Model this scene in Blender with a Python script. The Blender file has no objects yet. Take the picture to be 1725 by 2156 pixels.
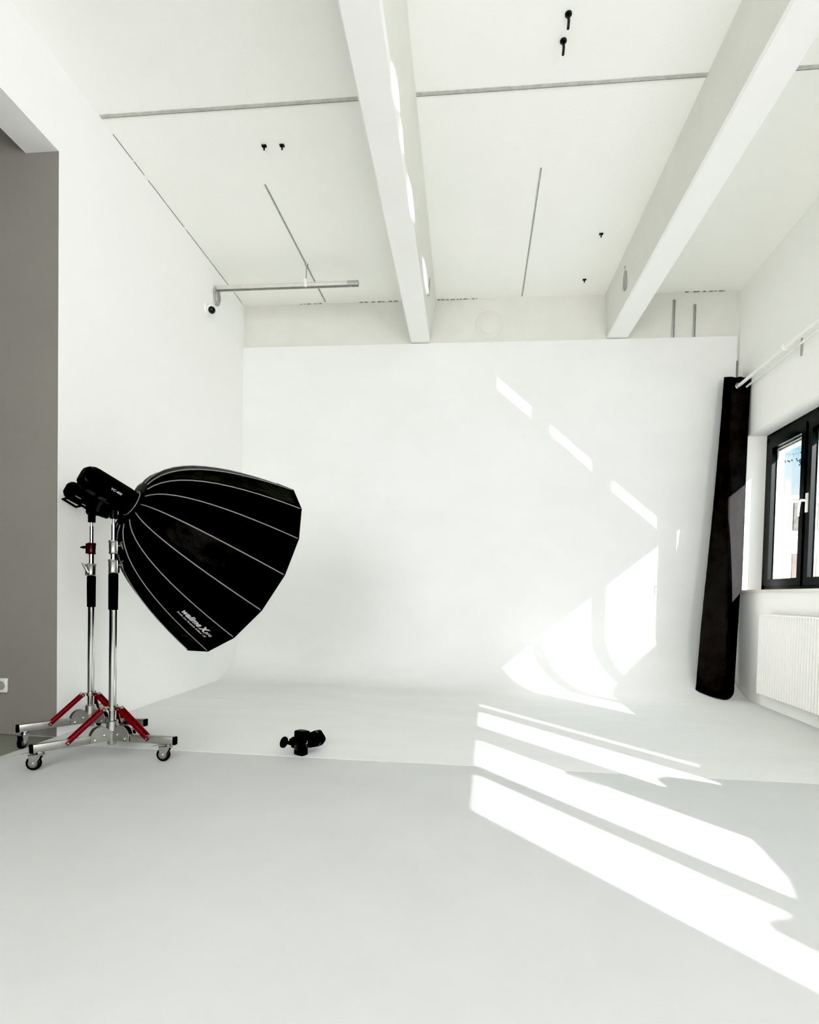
import bpy, bmesh, math, random
from mathutils import Vector, Matrix
random.seed(4)
scene = bpy.context.scene
COL = scene.collection
V = Vector

# ------------------------------------------------------------------ numbers
XL, XR, YB, ZP, H = -2.6814, 2.8723, 6.3796, 3.8525, 4.3527
AL = -0.0383
NR = V((math.cos(AL), math.sin(AL), 0)); TR = V((-math.sin(AL), math.cos(AL), 0))
DR = NR.dot(V((XR, YB, 0)))
SUN = V((-0.804, 1.0, -0.704)).normalized()
COVE = 0.62

def W(s, off, z):
    """point on the right wall: s along it, off outwards from its inner face"""
    p = NR * (DR + off) + TR * s
    return V((p.x, p.y, z))

# ------------------------------------------------------------------ materials
def new_mat(name):
    m = bpy.data.materials.new(name); m.use_nodes = True
    nt = m.node_tree; nt.nodes.clear()
    out = nt.nodes.new('ShaderNodeOutputMaterial')
    return m, nt, out

def pbr(name, col, rough=0.6, metal=0.0, var=0.0, scale=3.0, bump=0.0, bscale=60.0, sheen=0.0, spec=0.5, col2=None):
    m, nt, out = new_mat(name)
    b = nt.nodes.new('ShaderNodeBsdfPrincipled')
    b.inputs['Roughness'].default_value = rough
    b.inputs['Metallic'].default_value = metal
    b.inputs['Specular IOR Level'].default_value = spec
    if sheen: b.inputs['Sheen Weight'].default_value = sheen
    nt.links.new(b.outputs[0], out.inputs[0])
    tc = nt.nodes.new('ShaderNodeTexCoord')
    n = nt.nodes.new('ShaderNodeTexNoise'); n.inputs['Scale'].default_value = scale
    n.inputs['Detail'].default_value = 6; n.inputs['Roughness'].default_value = 0.6
    nt.links.new(tc.outputs['Object'], n.inputs['Vector'])
    r = nt.nodes.new('ShaderNodeValToRGB')
    r.color_ramp.elements[0].position = 0.3; r.color_ramp.elements[1].position = 0.7
    c2 = col2 if col2 else tuple(c * (1 - var) for c in col)
    r.color_ramp.elements[0].color = (*c2, 1); r.color_ramp.elements[1].color = (*col, 1)
    nt.links.new(n.outputs['Fac'], r.inputs[0]); nt.links.new(r.outputs[0], b.inputs['Base Color'])
    if bump:
        n2 = nt.nodes.new('ShaderNodeTexNoise'); n2.inputs['Scale'].default_value = bscale
        n2.inputs['Detail'].default_value = 5
        nt.links.new(tc.outputs['Object'], n2.inputs['Vector'])
        bp = nt.nodes.new('ShaderNodeBump'); bp.inputs['Strength'].default_value = bump
        bp.inputs['Distance'].default_value = 0.01
        nt.links.new(n2.outputs['Fac'], bp.inputs['Height']); nt.links.new(bp.outputs[0], b.inputs['Normal'])
    return m

M = {}
M['wall'] = pbr('white_wall_paint', (0.905, 0.907, 0.882), 0.8, var=0.02, scale=1.2, bump=0.12, bscale=70, spec=0.2)
M['wall_left'] = pbr('white_left_wall_paint', (0.90, 0.902, 0.886), 0.8, var=0.015, scale=1.0, bump=0.1, bscale=70, spec=0.2)
M['panel'] = pbr('white_cove_paint', (0.862, 0.868, 0.854), 0.75, var=0.015, scale=0.9, spec=0.2)
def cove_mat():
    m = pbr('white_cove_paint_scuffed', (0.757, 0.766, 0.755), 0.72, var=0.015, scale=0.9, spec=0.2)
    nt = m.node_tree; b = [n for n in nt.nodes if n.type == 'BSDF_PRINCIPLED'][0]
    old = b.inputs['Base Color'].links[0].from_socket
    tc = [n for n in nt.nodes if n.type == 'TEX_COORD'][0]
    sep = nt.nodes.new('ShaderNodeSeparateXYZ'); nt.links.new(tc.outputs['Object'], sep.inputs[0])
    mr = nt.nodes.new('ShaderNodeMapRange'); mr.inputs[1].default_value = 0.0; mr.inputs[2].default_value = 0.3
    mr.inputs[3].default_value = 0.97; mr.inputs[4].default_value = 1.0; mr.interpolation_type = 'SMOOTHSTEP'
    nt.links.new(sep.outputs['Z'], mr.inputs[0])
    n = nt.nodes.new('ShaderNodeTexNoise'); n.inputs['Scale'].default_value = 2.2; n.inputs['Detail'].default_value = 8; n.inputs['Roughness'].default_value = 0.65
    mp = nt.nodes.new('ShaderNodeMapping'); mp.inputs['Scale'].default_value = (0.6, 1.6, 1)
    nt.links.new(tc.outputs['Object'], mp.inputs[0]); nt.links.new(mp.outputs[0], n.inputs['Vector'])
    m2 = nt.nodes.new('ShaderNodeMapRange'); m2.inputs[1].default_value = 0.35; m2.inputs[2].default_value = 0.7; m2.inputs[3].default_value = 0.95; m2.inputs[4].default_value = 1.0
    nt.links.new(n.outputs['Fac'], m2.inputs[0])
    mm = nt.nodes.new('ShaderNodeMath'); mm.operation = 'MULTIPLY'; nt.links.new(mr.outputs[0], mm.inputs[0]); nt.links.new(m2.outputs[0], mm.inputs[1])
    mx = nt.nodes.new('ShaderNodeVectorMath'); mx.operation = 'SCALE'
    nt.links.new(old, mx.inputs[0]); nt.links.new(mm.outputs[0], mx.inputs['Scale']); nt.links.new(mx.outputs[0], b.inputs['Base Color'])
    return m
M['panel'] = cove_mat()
M['ceiling'] = pbr('white_ceiling_paint', (0.885, 0.887, 0.85), 0.85, var=0.02, scale=1.5, bump=0.1, bscale=60, spec=0.15)
M['beam'] = pbr('white_beam_paint', (0.868, 0.870, 0.845), 0.8, var=0.02, scale=2, bump=0.1, spec=0.2)
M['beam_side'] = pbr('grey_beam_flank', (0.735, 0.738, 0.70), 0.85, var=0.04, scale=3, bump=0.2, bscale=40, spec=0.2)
M['fascia'] = pbr('grey_white_concrete', (0.66, 0.662, 0.625), 0.85, var=0.05, scale=4, bump=0.25, bscale=40, spec=0.2)
M['floor'] = pbr('pale_grey_floor_paint', (0.582, 0.594, 0.588), 0.6, var=0.06, scale=1.6, bump=0.08, bscale=25, spec=0.25)
M['grey_wall'] = pbr('grey_passage_paint', (0.205, 0.199, 0.180), 0.85, var=0.06, scale=2.5, bump=0.1, spec=0.15)
M['dark_wall'] = pbr('dark_studio_paint', (0.05, 0.05, 0.05), 0.85, var=0.2, scale=3, spec=0.1)
M['grey_floor'] = pbr('dark_screed', (0.27, 0.275, 0.24), 0.8, var=0.15, scale=4, spec=0.2)
M['joint'] = pbr('grey_joint', (0.58, 0.58, 0.54), 0.85, var=0.25, scale=25, spec=0.1)
M['dark_joint'] = pbr('dark_joint_shadow', (0.26, 0.26, 0.24), 0.85, var=0.3, scale=25, spec=0.1)
M['chrome'] = pbr('chromed_steel', (0.56, 0.56, 0.55), 0.12, 1.0, var=0.1, scale=8)
M['steel'] = pbr('brushed_steel', (0.47, 0.47, 0.44), 0.33, 1.0, var=0.2, scale=14)
M['black_plastic'] = pbr('black_plastic', (0.006, 0.006, 0.006), 0.4, var=0.2, scale=20, spec=0.13)
M['black_rubber'] = pbr('black_foam', (0.002, 0.002, 0.002), 0.85, var=0.3, scale=60, bump=0.2, bscale=200, spec=0.03)
M['red'] = pbr('dark_red_paint', (0.135, 0.004, 0.012), 0.38, var=0.25, scale=10)
M['dark_red'] = pbr('dull_red_casting', (0.075, 0.02, 0.022), 0.4, 0.6, var=0.3, scale=20)
M['wheel'] = pbr('black_wheel_rubber', (0.016, 0.013, 0.013), 0.5, var=0.2, scale=30, spec=0.2)
M['wheel_hub'] = pbr('grey_wheel_hub', (0.12, 0.12, 0.115), 0.5, var=0.2, scale=30)
M['softbox'] = pbr('black_softbox_fabric', (0.007, 0.007, 0.0066), 0.5, var=0.5, scale=9, bump=0.8, bscale=11, spec=0.11)
M['softbox_in'] = pbr('silver_softbox_lining', (0.6, 0.6, 0.6), 0.35, 0.7, var=0.1)
M['piping'] = pbr('grey_piping', (0.20, 0.195, 0.20), 0.6, var=0.1, scale=30)
M['print'] = pbr('light_grey_print', (0.52, 0.50, 0.51), 0.6, var=0.05)
M['diffuser'] = pbr('white_diffuser_cloth', (0.8, 0.8, 0.8), 0.9, var=0.02)
M['curtain'] = pbr('black_curtain_velvet', (0.031, 0.0298, 0.030), 0.9, var=0.15, scale=7, bump=0.3, bscale=30, spec=0.03)
M['white_metal'] = pbr('white_enamel', (0.86, 0.86, 0.83), 0.35, var=0.02, scale=5)
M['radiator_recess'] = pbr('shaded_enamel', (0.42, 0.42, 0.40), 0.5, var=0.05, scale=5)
M['white_plastic'] = pbr('white_plastic', (0.80, 0.81, 0.78), 0.4, var=0.02, scale=5)
M['outlet'] = pbr('outlet_plastic', (0.55, 0.55, 0.52), 0.4, var=0.05, scale=9)
M['frame'] = pbr('anthracite_window_frame', (0.010, 0.0115, 0.012), 0.35, var=0.15, scale=12, spec=0.25)
M['sill'] = pbr('cream_stone_sill', (0.74, 0.72, 0.66), 0.25, var=0.12, scale=9)
M['zinc'] = pbr('grey_zinc', (0.42, 0.42, 0.40), 0.45, 0.5, var=0.1, scale=9)
M['rail'] = pbr('galvanised_rail', (0.62, 0.62, 0.58), 0.4, 0.3, var=0.08, scale=9)
M['bolt'] = pbr('dark_iron', (0.03, 0.03, 0.03), 0.5, 0.5, var=0.3, scale=40)
M['lens_glass'] = pbr('dark_lens', (0.004, 0.004, 0.005), 0.08, var=0.1)
M['facade'] = pbr('white_render_facade', (0.84, 0.85, 0.86), 0.9, var=0.06, scale=1.2, bump=0.2, bscale=8)
M['shade_wall'] = pbr('dark_window_blind', (0.10, 0.095, 0.08), 0.6, var=0.5, scale=5)
M['brick'] = pbr('brown_blind', (0.16, 0.125, 0.11), 0.7, var=0.3, scale=6)
M['ground'] = pbr('pale_gravel', (0.5, 0.5, 0.48), 0.95, var=0.2, scale=3)
M['bark'] = pbr('grey_bark', (0.10, 0.09, 0.09), 0.9, var=0.4, scale=20)
M['berry'] = pbr('blue_black_berry', (0.03, 0.035, 0.07), 0.5, var=0.3, scale=20)

def glass():
    m, nt, out = new_mat('window_glass')
    t = nt.nodes.new('ShaderNodeBsdfTransparent'); t.inputs[0].default_value = (0.96, 0.98, 0.98, 1)
    g = nt.nodes.new('ShaderNodeBsdfGlossy'); g.inputs['Roughness'].default_value = 0.01
    lw = nt.nodes.new('ShaderNodeLayerWeight'); lw.inputs['Blend'].default_value = 0.5
    pw = nt.nodes.new('ShaderNodeMath'); pw.operation = 'POWER'; pw.inputs[1].default_value = 5.0
    ma = nt.nodes.new('ShaderNodeMath'); ma.operation = 'MULTIPLY_ADD'; ma.inputs[1].default_value = 0.9; ma.inputs[2].default_value = 0.03
    nt.links.new(lw.outputs['Facing'], pw.inputs[0]); nt.links.new(pw.outputs[0], ma.inputs[0])
    mx = nt.nodes.new('ShaderNodeMixShader')
    nt.links.new(ma.outputs[0], mx.inputs[0]); nt.links.new(t.outputs[0], mx.inputs[1])
    nt.links.new(g.outputs[0], mx.inputs[2]); nt.links.new(mx.outputs[0], out.inputs[0])
    return m
M['glass'] = glass()

# ------------------------------------------------------------------ mesh builder
class B:
    def __init__(self): self.bm = bmesh.new()
    def _new(self, verts, mat4):
        for v in verts: v.co = mat4 @ v.co
        return verts
    def box(self, c, size, rot=None, bevel=0.0, seg=2):
        r = bmesh.ops.create_cube(self.bm, size=1.0); vs = r['verts']
        for v in vs: v.co = V((v.co.x * size[0], v.co.y * size[1], v.co.z * size[2]))
        if bevel:
            es = list({e for v in vs for e in v.link_edges})
            rr = bmesh.ops.bevel(self.bm, geom=es, offset=bevel, segments=seg, affect='EDGES', profile=0.5)
            vs = list({v for f in rr['faces'] for v in f.verts} | {v for v in vs if v.is_valid})
        mt = Matrix.Translation(V(c)) @ (rot.to_4x4() if rot else Matrix.Identity(4))
        return self._new(vs, mt)
    def hexa(self, p):
        """8 points: bottom 4 ccw then top 4"""
        v = [self.bm.verts.new(V(q)) for q in p]
        for f in ((3,2,1,0),(4,5,6,7),(0,1,5,4),(1,2,6,5),(2,3,7,6),(3,0,4,7)):
            self.bm.faces.new([v[i] for i in f])
    def wbox(self, s0, s1, o0, o1, z0, z1):
        self.hexa([W(s0,o0,z0),W(s0,o1,z0),W(s1,o1,z0),W(s1,o0,z0),W(s0,o0,z1),W(s0,o1,z1),W(s1,o1,z1),W(s1,o0,z1)])
    def tube(self, pts, r, n=12, cap=True):
        pts = [V(p) for p in pts]
        rs = r if isinstance(r, (list, tuple)) else [r] * len(pts)
        rings = []; up = None
        for i, p in enumerate(pts):
            t = (pts[min(i+1, len(pts)-1)] - pts[max(i-1, 0)])
            if t.length < 1e-9: t = V((0,0,1))
            t.normalize()
            if up is None:
                up = V((0,0,1)) if abs(t.z) < 0.9 else V((1,0,0))
            a = t.cross(up)
            if a.length < 1e-6: a = t.cross(V((0,1,0)))
            a.normalize(); b = a.cross(t); up = b
            rings.append([self.bm.verts.new(p + (a*math.cos(2*math.pi*k/n) + b*math.sin(2*math.pi*k/n)) * rs[i]) for k in range(n)])
        for i in range(len(rings)-1):
            for k in range(n):
                self.bm.faces.new((rings[i][k], rings[i][(k+1)%n], rings[i+1][(k+1)%n], rings[i+1][k]))
        if cap:
            self.bm.faces.new(list(reversed(rings[0]))); self.bm.faces.new(rings[-1])
        return self
    def cyl(self, p0, p1, r, n=20): return self.tube([p0, p1], r, n)
    def lathe(self, base, axis, prof, n=24):
        """prof: (distance along axis, radius) - duplicated stations give hard steps"""
        base = V(base); ax = V(axis).normalized()
        a = ax.cross(V((0,0,1)))
        if a.length < 1e-4: a = V((1,0,0))
        a.normalize(); b = ax.cross(a)
        rings = []
        for d, r in prof:
            r = max(r, 1e-5)
            rings.append([self.bm.verts.new(base + ax*d + (a*math.cos(2*math.pi*k/n)+b*math.sin(2*math.pi*k/n))*r) for k in range(n)])
        for i in range(len(rings)-1):
            for k in range(n):
                self.bm.faces.new((rings[i][k], rings[i][(k+1)%n], rings[i+1][(k+1)%n], rings[i+1][k]))
        self.bm.faces.new(list(reversed(rings[0]))); self.bm.faces.new(rings[-1])
        return self
    def prism(self, outline, o, ex, ey, ez, depth):
        """2-D outline in axes ex, ey at o, extruded +-depth/2 along ez"""
        o, ex, ey, ez = V(o), V(ex).normalized(), V(ey).normalized(), V(ez).normalized()
        lo = [self.bm.verts.new(o + ex*x + ey*y - ez*depth/2) for x, y in outline]
        hi = [self.bm.verts.new(o + ex*x + ey*y + ez*depth/2) for x, y in outline]
        n = len(outline)
        self.bm.faces.new(list(reversed(lo))); self.bm.faces.new(hi)
        for i in range(n): self.bm.faces.new((lo[i], lo[(i+1)%n], hi[(i+1)%n], hi[i]))
        return self
    def torus(self, c, axis, R, r, n=24, m=8):
        c = V(c); ax = V(axis).normalized()
        a = ax.cross(V((0,0,1)))
        if a.length < 1e-4: a = V((1,0,0))
        a.normalize(); b = ax.cross(a); g = []
        for i in range(n):
            d = a*math.cos(2*math.pi*i/n)+b*math.sin(2*math.pi*i/n)
            g.append([self.bm.verts.new(c + d*(R + r*math.cos(2*math.pi*j/m)) + ax*r*math.sin(2*math.pi*j/m)) for j in range(m)])
        for i in range(n):
            for j in range(m):
                self.bm.faces.new((g[i][j], g[(i+1)%n][j], g[(i+1)%n][(j+1)%m], g[i][(j+1)%m]))
        return self
    def sphere(self, c, r, seg=16, scale=(1,1,1)):
        rr = bmesh.ops.create_uvsphere(self.bm, u_segments=seg, v_segments=max(6, seg//2), radius=r)
        for v in rr['verts']: v.co = V((v.co.x*scale[0], v.co.y*scale[1], v.co.z*scale[2])) + V(c)
        return self
    def quad(self, a, b, c, d):
        self.bm.faces.new([self.bm.verts.new(V(p)) for p in (a, b, c, d)]); return self

def root_loc(o):
    while o.parent: o = o.parent
    return V(o.location)

def obj(name, b, mat, parent=None, smooth=True, angle=35):
    bm = b.bm if isinstance(b, B) else b
    bmesh.ops.recalc_face_normals(bm, faces=bm.faces)
    if parent is not None:
        off = root_loc(parent)
        for v in bm.verts: v.co -= off
    me = bpy.data.meshes.new(name); bm.to_mesh(me); bm.free()
    for m_ in (mat if isinstance(mat, (list, tuple)) else [mat]): me.materials.append(m_)
    if smooth:
        for p in me.polygons: p.use_smooth = True
        try: me.set_sharp_from_angle(angle=math.radians(angle))
        except Exception: pass
    o = bpy.data.objects.new(name, me); COL.objects.link(o)
    if parent is not None: o.parent = parent
    return o

def tag(o, label, cat, group=None):
    o['label'] = label; o['category'] = cat
    if group: o['group'] = group
    return o
def thing(name, label, cat, loc, group=None):
    o = bpy.data.objects.new(name, None); COL.objects.link(o); o.location = V(loc)
    o.empty_display_size = 0.1
    return tag(o, label, cat, group)
def struct(name, b, mat, smooth=True, angle=35):
    o = obj(name, b, mat, None, smooth, angle); o['kind'] = 'structure'; return o
def dup(root, loc, label, group=None):
    r = root.copy(); COL.objects.link(r); r.location = V(loc); r['label'] = label
    if group: r['group'] = group
    for ch in list(root.children):
        c = ch.copy(); COL.objects.link(c); c.parent = r
        for g in ch.children:
            d = g.copy(); COL.objects.link(d); d.parent = c
    return r

# ================================================================== SETTING
YR = -5.0                                  # the studio runs on behind the camera
b = B(); b.box(((XL + 4.2)/2, 0.7, -0.05), (4.2 - XL, 12.0, 0.1)); struct('floor', b, M['floor'])
b = B(); b.box(((XL - 6.0)/2, 0.7, -0.053), (6.0 + XL, 12.0, 0.1)); struct('floor', b, M['grey_floor'])

# back wall: panel, cove and its floor apron in one sheet; the apron ends in a low step
b = B(); prof = []
YS = 3.243
prof.append((YB - COVE, -0.02))
for i in range(25):
    t = math.pi/2 * i/24
    prof.append((YB - COVE + COVE*math.sin(t), 0.004 + COVE - COVE*math.cos(t)))
prof += [(YB, 1.4), (YB, 2.6), (YB, ZP), (YB + 0.03, ZP), (YB + 0.03, -0.02)]
xs = [XL + 0.001 + (2.846 - XL) * i/12 for i in range(13)]
xs_floor = lambda x, y: min(x, (DR - NR.y*y)/NR.x - 0.0005) if x > 2 else x
g = [[b.bm.verts.new((xs_floor(x, y), y, z)) for (y, z) in prof] for x in xs]
n = len(prof)
for i in range(len(xs)-1):
    for j in range(n):
        b.bm.faces.new((g[i][j], g[i+1][j], g[i+1][(j+1)%n], g[i][(j+1)%n]))
b.bm.faces.new(g[0]); b.bm.faces.new(list(reversed(g[-1])))
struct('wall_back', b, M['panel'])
b = B(); ya, yb_ = YS, YB - COVE       # thin white apron of the cove, lying on the floor
rx = lambda y: (DR - NR.y*y)/NR.x - 0.0005
b.hexa([(XL + 0.001, ya, -0.02), (rx(ya), ya, -0.02), (rx(yb_), yb_, -0.02), (XL + 0.001, yb_, -0.02), (XL + 0.001, ya, 0.0012), (rx(ya), ya, 0.0012), (rx(yb_), yb_, 0.004), (XL + 0.001, yb_, 0.004)])
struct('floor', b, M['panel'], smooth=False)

# concrete strip above the panel
b = B(); b.box(((XL+3.0)/2, YB + 0.115, (3.6+H+0.05)/2), (3.0-XL, 0.17, H + 0.05 - 3.6)); fascia = struct('wall_back_upper', b, M['fascia'])
b = B(); b.box((0, YB + 0.25, 2.2), (6.2, 0.1, 4.6)); struct('wall_back_outer', b, M['wall'])

# left wall, its header over the opening, the grey wall of the passage
b = B(); b.box(((XL - 2.913)/2, (3.41 + 6.55)/2, H/2), (2.913 + XL, 6.55 - 3.41, H + 0.02))
struct('wall_left', b, M['wall_left'])
b = B(); b.box(((XL - 2.913)/2, (YR + 3.41)/2, (3.816 + H)/2), (2.913 + XL, 3.41 - YR, H - 3.816 + 0.02))
o = struct('wall_left_header', b, M['wall_left'])
b2 = B(); b2.lathe((-2.801, 3.287, 3.816), (0,0,-1), [(0, 0.018), (0.0015, 0.018), (0.0015, 0.012)], 14)
obj('drill_hole', b2, M['bolt'], o)
b = B(); b.box((-4.35, 3.436, H/2), (3.334, 0.06, H)); struct('wall_passage', b, M['grey_wall'])
b = B(); b.box((-5.95, -0.8, H/2), (0.1, 8.5, H)); struct('wall_passage_left', b, M['dark_wall'])
b = B(); b.box((-4.3, YR + 0.05, H/2), (3.3, 0.1, H)); struct('wall_passage_rear', b, M['dark_wall'])

b = B(); b.box((0.3, YR - 0.05, H/2), (9.0, 0.1, H)); struct('wall_rear', b, M['dark_wall'])
# ceiling with joints
b = B(); b.box((-1.0, 0.75, H + 0.05), (10.4, 11.8, 0.1)); ceil = struct('ceiling', b, M['ceiling'])
def joint(x0, y0, x1, y1, w, mat=M['joint'], d=0.004):
    bb = B(); a, c = V((x0, y0, H)), V((x1, y1, H)); t = (c - a).normalized(); s = V((-t.y, t.x, 0)) * w/2
    bb.hexa([a - s - V((0,0,d)), c - s - V((0,0,d)), c + s - V((0,0,d)), a + s - V((0,0,d)), a - s, c - s, c + s, a + s])
    return obj('panel_joint', bb, mat, ceil, smooth=False)
YSC = 3.795
for x0, x1 in ((XL + 0.01, -0.755), (-0.41, 1.456), (1.74, 2.76)):
    joint(x0, YSC, x1, YSC, 0.026); joint(x0, YSC + 0.014, x1, YSC + 0.014, 0.004, M['dark_joint'], 0.005)
joint(-1.734, 4.523, -1.699, 6.37, 0.012); joint(-1.727, 4.523, -1.692, 6.37, 0.004, M['dark_joint'], 0.005)
joint(0.504, 4.506, 0.543, 6.38, 0.010); joint(0.511, 4.506, 0.550, 6.38, 0.004, M['dark_joint'], 0.005)
# fine cracks where the ceiling meets the walls
for (x0, x1) in ((-2.0, -1.75), (-1.3, -0.77), (-0.40, 0.05), (2.3, 2.75)):
    x = x0
    while x < x1:
        l = random.uniform(0.008, 0.05); joint(x, YB + 0.022, min(x + l, x1), YB + 0.022, random.uniform(0.004, 0.010), M['dark_joint'], 0.006)
        x += l + random.uniform(0.004, 0.05)
y = 3.95
while y < 6.3:
    l = random.uniform(0.1, 0.5); joint(XL + 0.003, y, XL + 0.003, min(y + l, 6.36), 0.0032, M['dark_joint'], 0.003); y += l + random.uniform(0.0, 0.06)

# the two deep ceiling beams, wider at the top
ZB = 3.865
def beam(name, bl, br, tl, tr):
    b = B(); y0, y1 = YR, YB + 0.035; e = 0.018
    pr = [(bl + e*0.7, ZB), (br - e*0.7, ZB), (br, ZB + e), (tr, H), (tl, H), (bl, ZB + e)]
    lo = [b.bm.verts.new((x, y0, z)) for x, z in pr]; hi = [b.bm.verts.new((x, y1, z)) for x, z in pr]
    b.bm.faces.new(lo); b.bm.faces.new(list(reversed(hi)))
    for i in range(6): 
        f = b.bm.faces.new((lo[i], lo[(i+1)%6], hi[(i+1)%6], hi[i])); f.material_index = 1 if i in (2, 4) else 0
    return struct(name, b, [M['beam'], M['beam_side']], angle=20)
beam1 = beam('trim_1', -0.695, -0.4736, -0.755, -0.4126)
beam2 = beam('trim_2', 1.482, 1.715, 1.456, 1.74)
def anchor_plate(parent, x, y, z, sx, side):
    bb = B(); out = [(0.055*math.cos(t), 0.095*math.sin(t)) for t in [2*math.pi*k/20 for k in range(20)]]
    bb.prism(out, (x, y, z), (0,1,0), (0.05*side,0,1), (1,0,0), 0.012)
    bb.lathe((x, y, z + 0.125), (sx,0,0), [(0, 0.012), (0.008, 0.012)], 10)
    return obj('anchor_plate', bb, M['zinc'], parent)
anchor_plate(beam2, 1.4665, 5.65, 4.085, -1, 0)
anchor_plate(beam1, -0.4435, 5.68, 4.11, 1, 1)

# right wall with the window openings
A0, A1 = 3.02, 6.204          # first window (far one in view)
B0, B1 = -0.90, 2.02          # second window, beside the camera
Z0, Z1 = 1.085, 2.70
b = B(); T = 0.36
b.wbox(A1, 6.66, 0, T, 0, H); b.wbox(B1, A0, 0, T, 0, H); b.wbox(YR, B0, 0, T, 0, H)
for s0, s1 in ((A0, A1), (B0, B1)):
    b.wbox(s0, s1, 0, T, 0, Z0); b.wbox(s0, s1, 0, T, Z1, H); b.wbox(s0, s1, 0.275, T, 2.525, Z1)
struct('wall_right', b, M['wall'], smooth=False)

def window(name, s0, s1, panes, handle):
    root = bpy.data.objects.new(name, None); COL.objects.link(root); root['kind'] = 'structure'
    root.location = W((s0 + s1)/2, 0.2, Z0)
    O0, O1 = 0.186, 0.240; zt, zb = 2.655, 1.128
    b = B()
    b.wbox(s0, s1, O0, O1, zt - 0.045, Z1); b.wbox(s0, s1, O0, O1, Z0 + 0.024, zb + 0.035)
    b.wbox(s1 - 0.06, s1, O0, O1, zb, zt); b.wbox(s0, s0 + 0.06, O0, O1, zb, zt)
    # fill the posts between sashes
    for (p, q) in zip(panes[:-1], panes[1:]):       # panes run from far to near
        hi, lo = p[0] - 0.072, q[1] + 0.072
        if hi - lo > 0.012: b.wbox(lo + 0.006, hi - 0.006, O0 + 0.004, O1, zb, zt)
        else: b.wbox((hi+lo)/2 - 0.012, (hi+lo)/2 + 0.012, O0 + 0.022, O1, zb, zt)
    if panes[-1][0] - 0.07 > s0 + 0.07: b.wbox(s0 + 0.05, panes[-1][0] - 0.074, O0 + 0.004, O1, zb, zt)
    if panes[0][1] + 0.09 < s1 - 0.06: b.wbox(panes[0][1] + 0.09, s1 - 0.05, O0 + 0.004, O1, zb, zt)
    obj('frame', b, M['frame'], root, smooth=False)
    for i, (g0, g1) in enumerate(panes):
        b = B(); f = 0.068; q0, q1, w0, w1 = g0 - f, g1 + f, O0 - 0.012, 0.234
        gz0, gz1 = 1.222, 2.537
        b.wbox(q0, g0, w0, w1, zb + 0.02, zt - 0.03); b.wbox(g1, q1, w0, w1, zb + 0.02, zt - 0.03)
        b.wbox(g0, g1, w0, w1, zb + 0.02, gz0); b.wbox(g0, g1, w0, w1, gz1, zt - 0.03)
        sash = obj('sash', b, M['frame'], root, smooth=False)
        b = B(); b.wbox(g0 - 0.01, g1 + 0.01, 0.214, 0.218, gz0 - 0.01, gz1 + 0.01)
        obj('pane', b, M['glass'], sash, smooth=False)
        b = B()      # light glazing bead deep in the sash
        b.wbox(g1 - 0.012, g1 + 0.001, 0.219, 0.232, gz0, gz1); b.wbox(g0, g1, 0.219, 0.232, gz1 - 0.012, gz1 + 0.001)
        obj('glazing_bead', b, M['zinc'], sash, smooth=False)
        if i in handle:
            b = B(); hs = g1 + 0.042
            b.wbox(hs - 0.016, hs + 0.016, w0 - 0.010, w0, 1.80, 1.97)
            b.tube([W(hs, w0 - 0.005, 1.905), W(hs, w0 - 0.055, 1.905), W(hs + 0.004, w0 - 0.062, 1.895), W(hs + 0.012, w0 - 0.064, 1.84), W(hs + 0.014, w0 - 0.064, 1.765)], [0.011, 0.011, 0.012, 0.011, 0.008], 10)
            obj('handle', b, M['white_plastic'], sash)
    b = B(); b.wbox(s0 + 0.002, s1 - 0.002, -0.022, O0, Z0, Z0 + 0.026)
    obj('window_sill', b, M['sill'], root, smooth=False)
    return root
PA = [(5.533, 6.060), (4.663, 5.360), (3.832, 4.523), (3.095, 3.714)]
PB = [(1.675, 1.925), (0.910, 1.478), (-0.065, 0.553), (-0.805, -0.182)]
win1 = window('window_1', A0, A1, PA, (1, 3))
win2 = window('window_2', B0, B1, PB, (2,))

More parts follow.
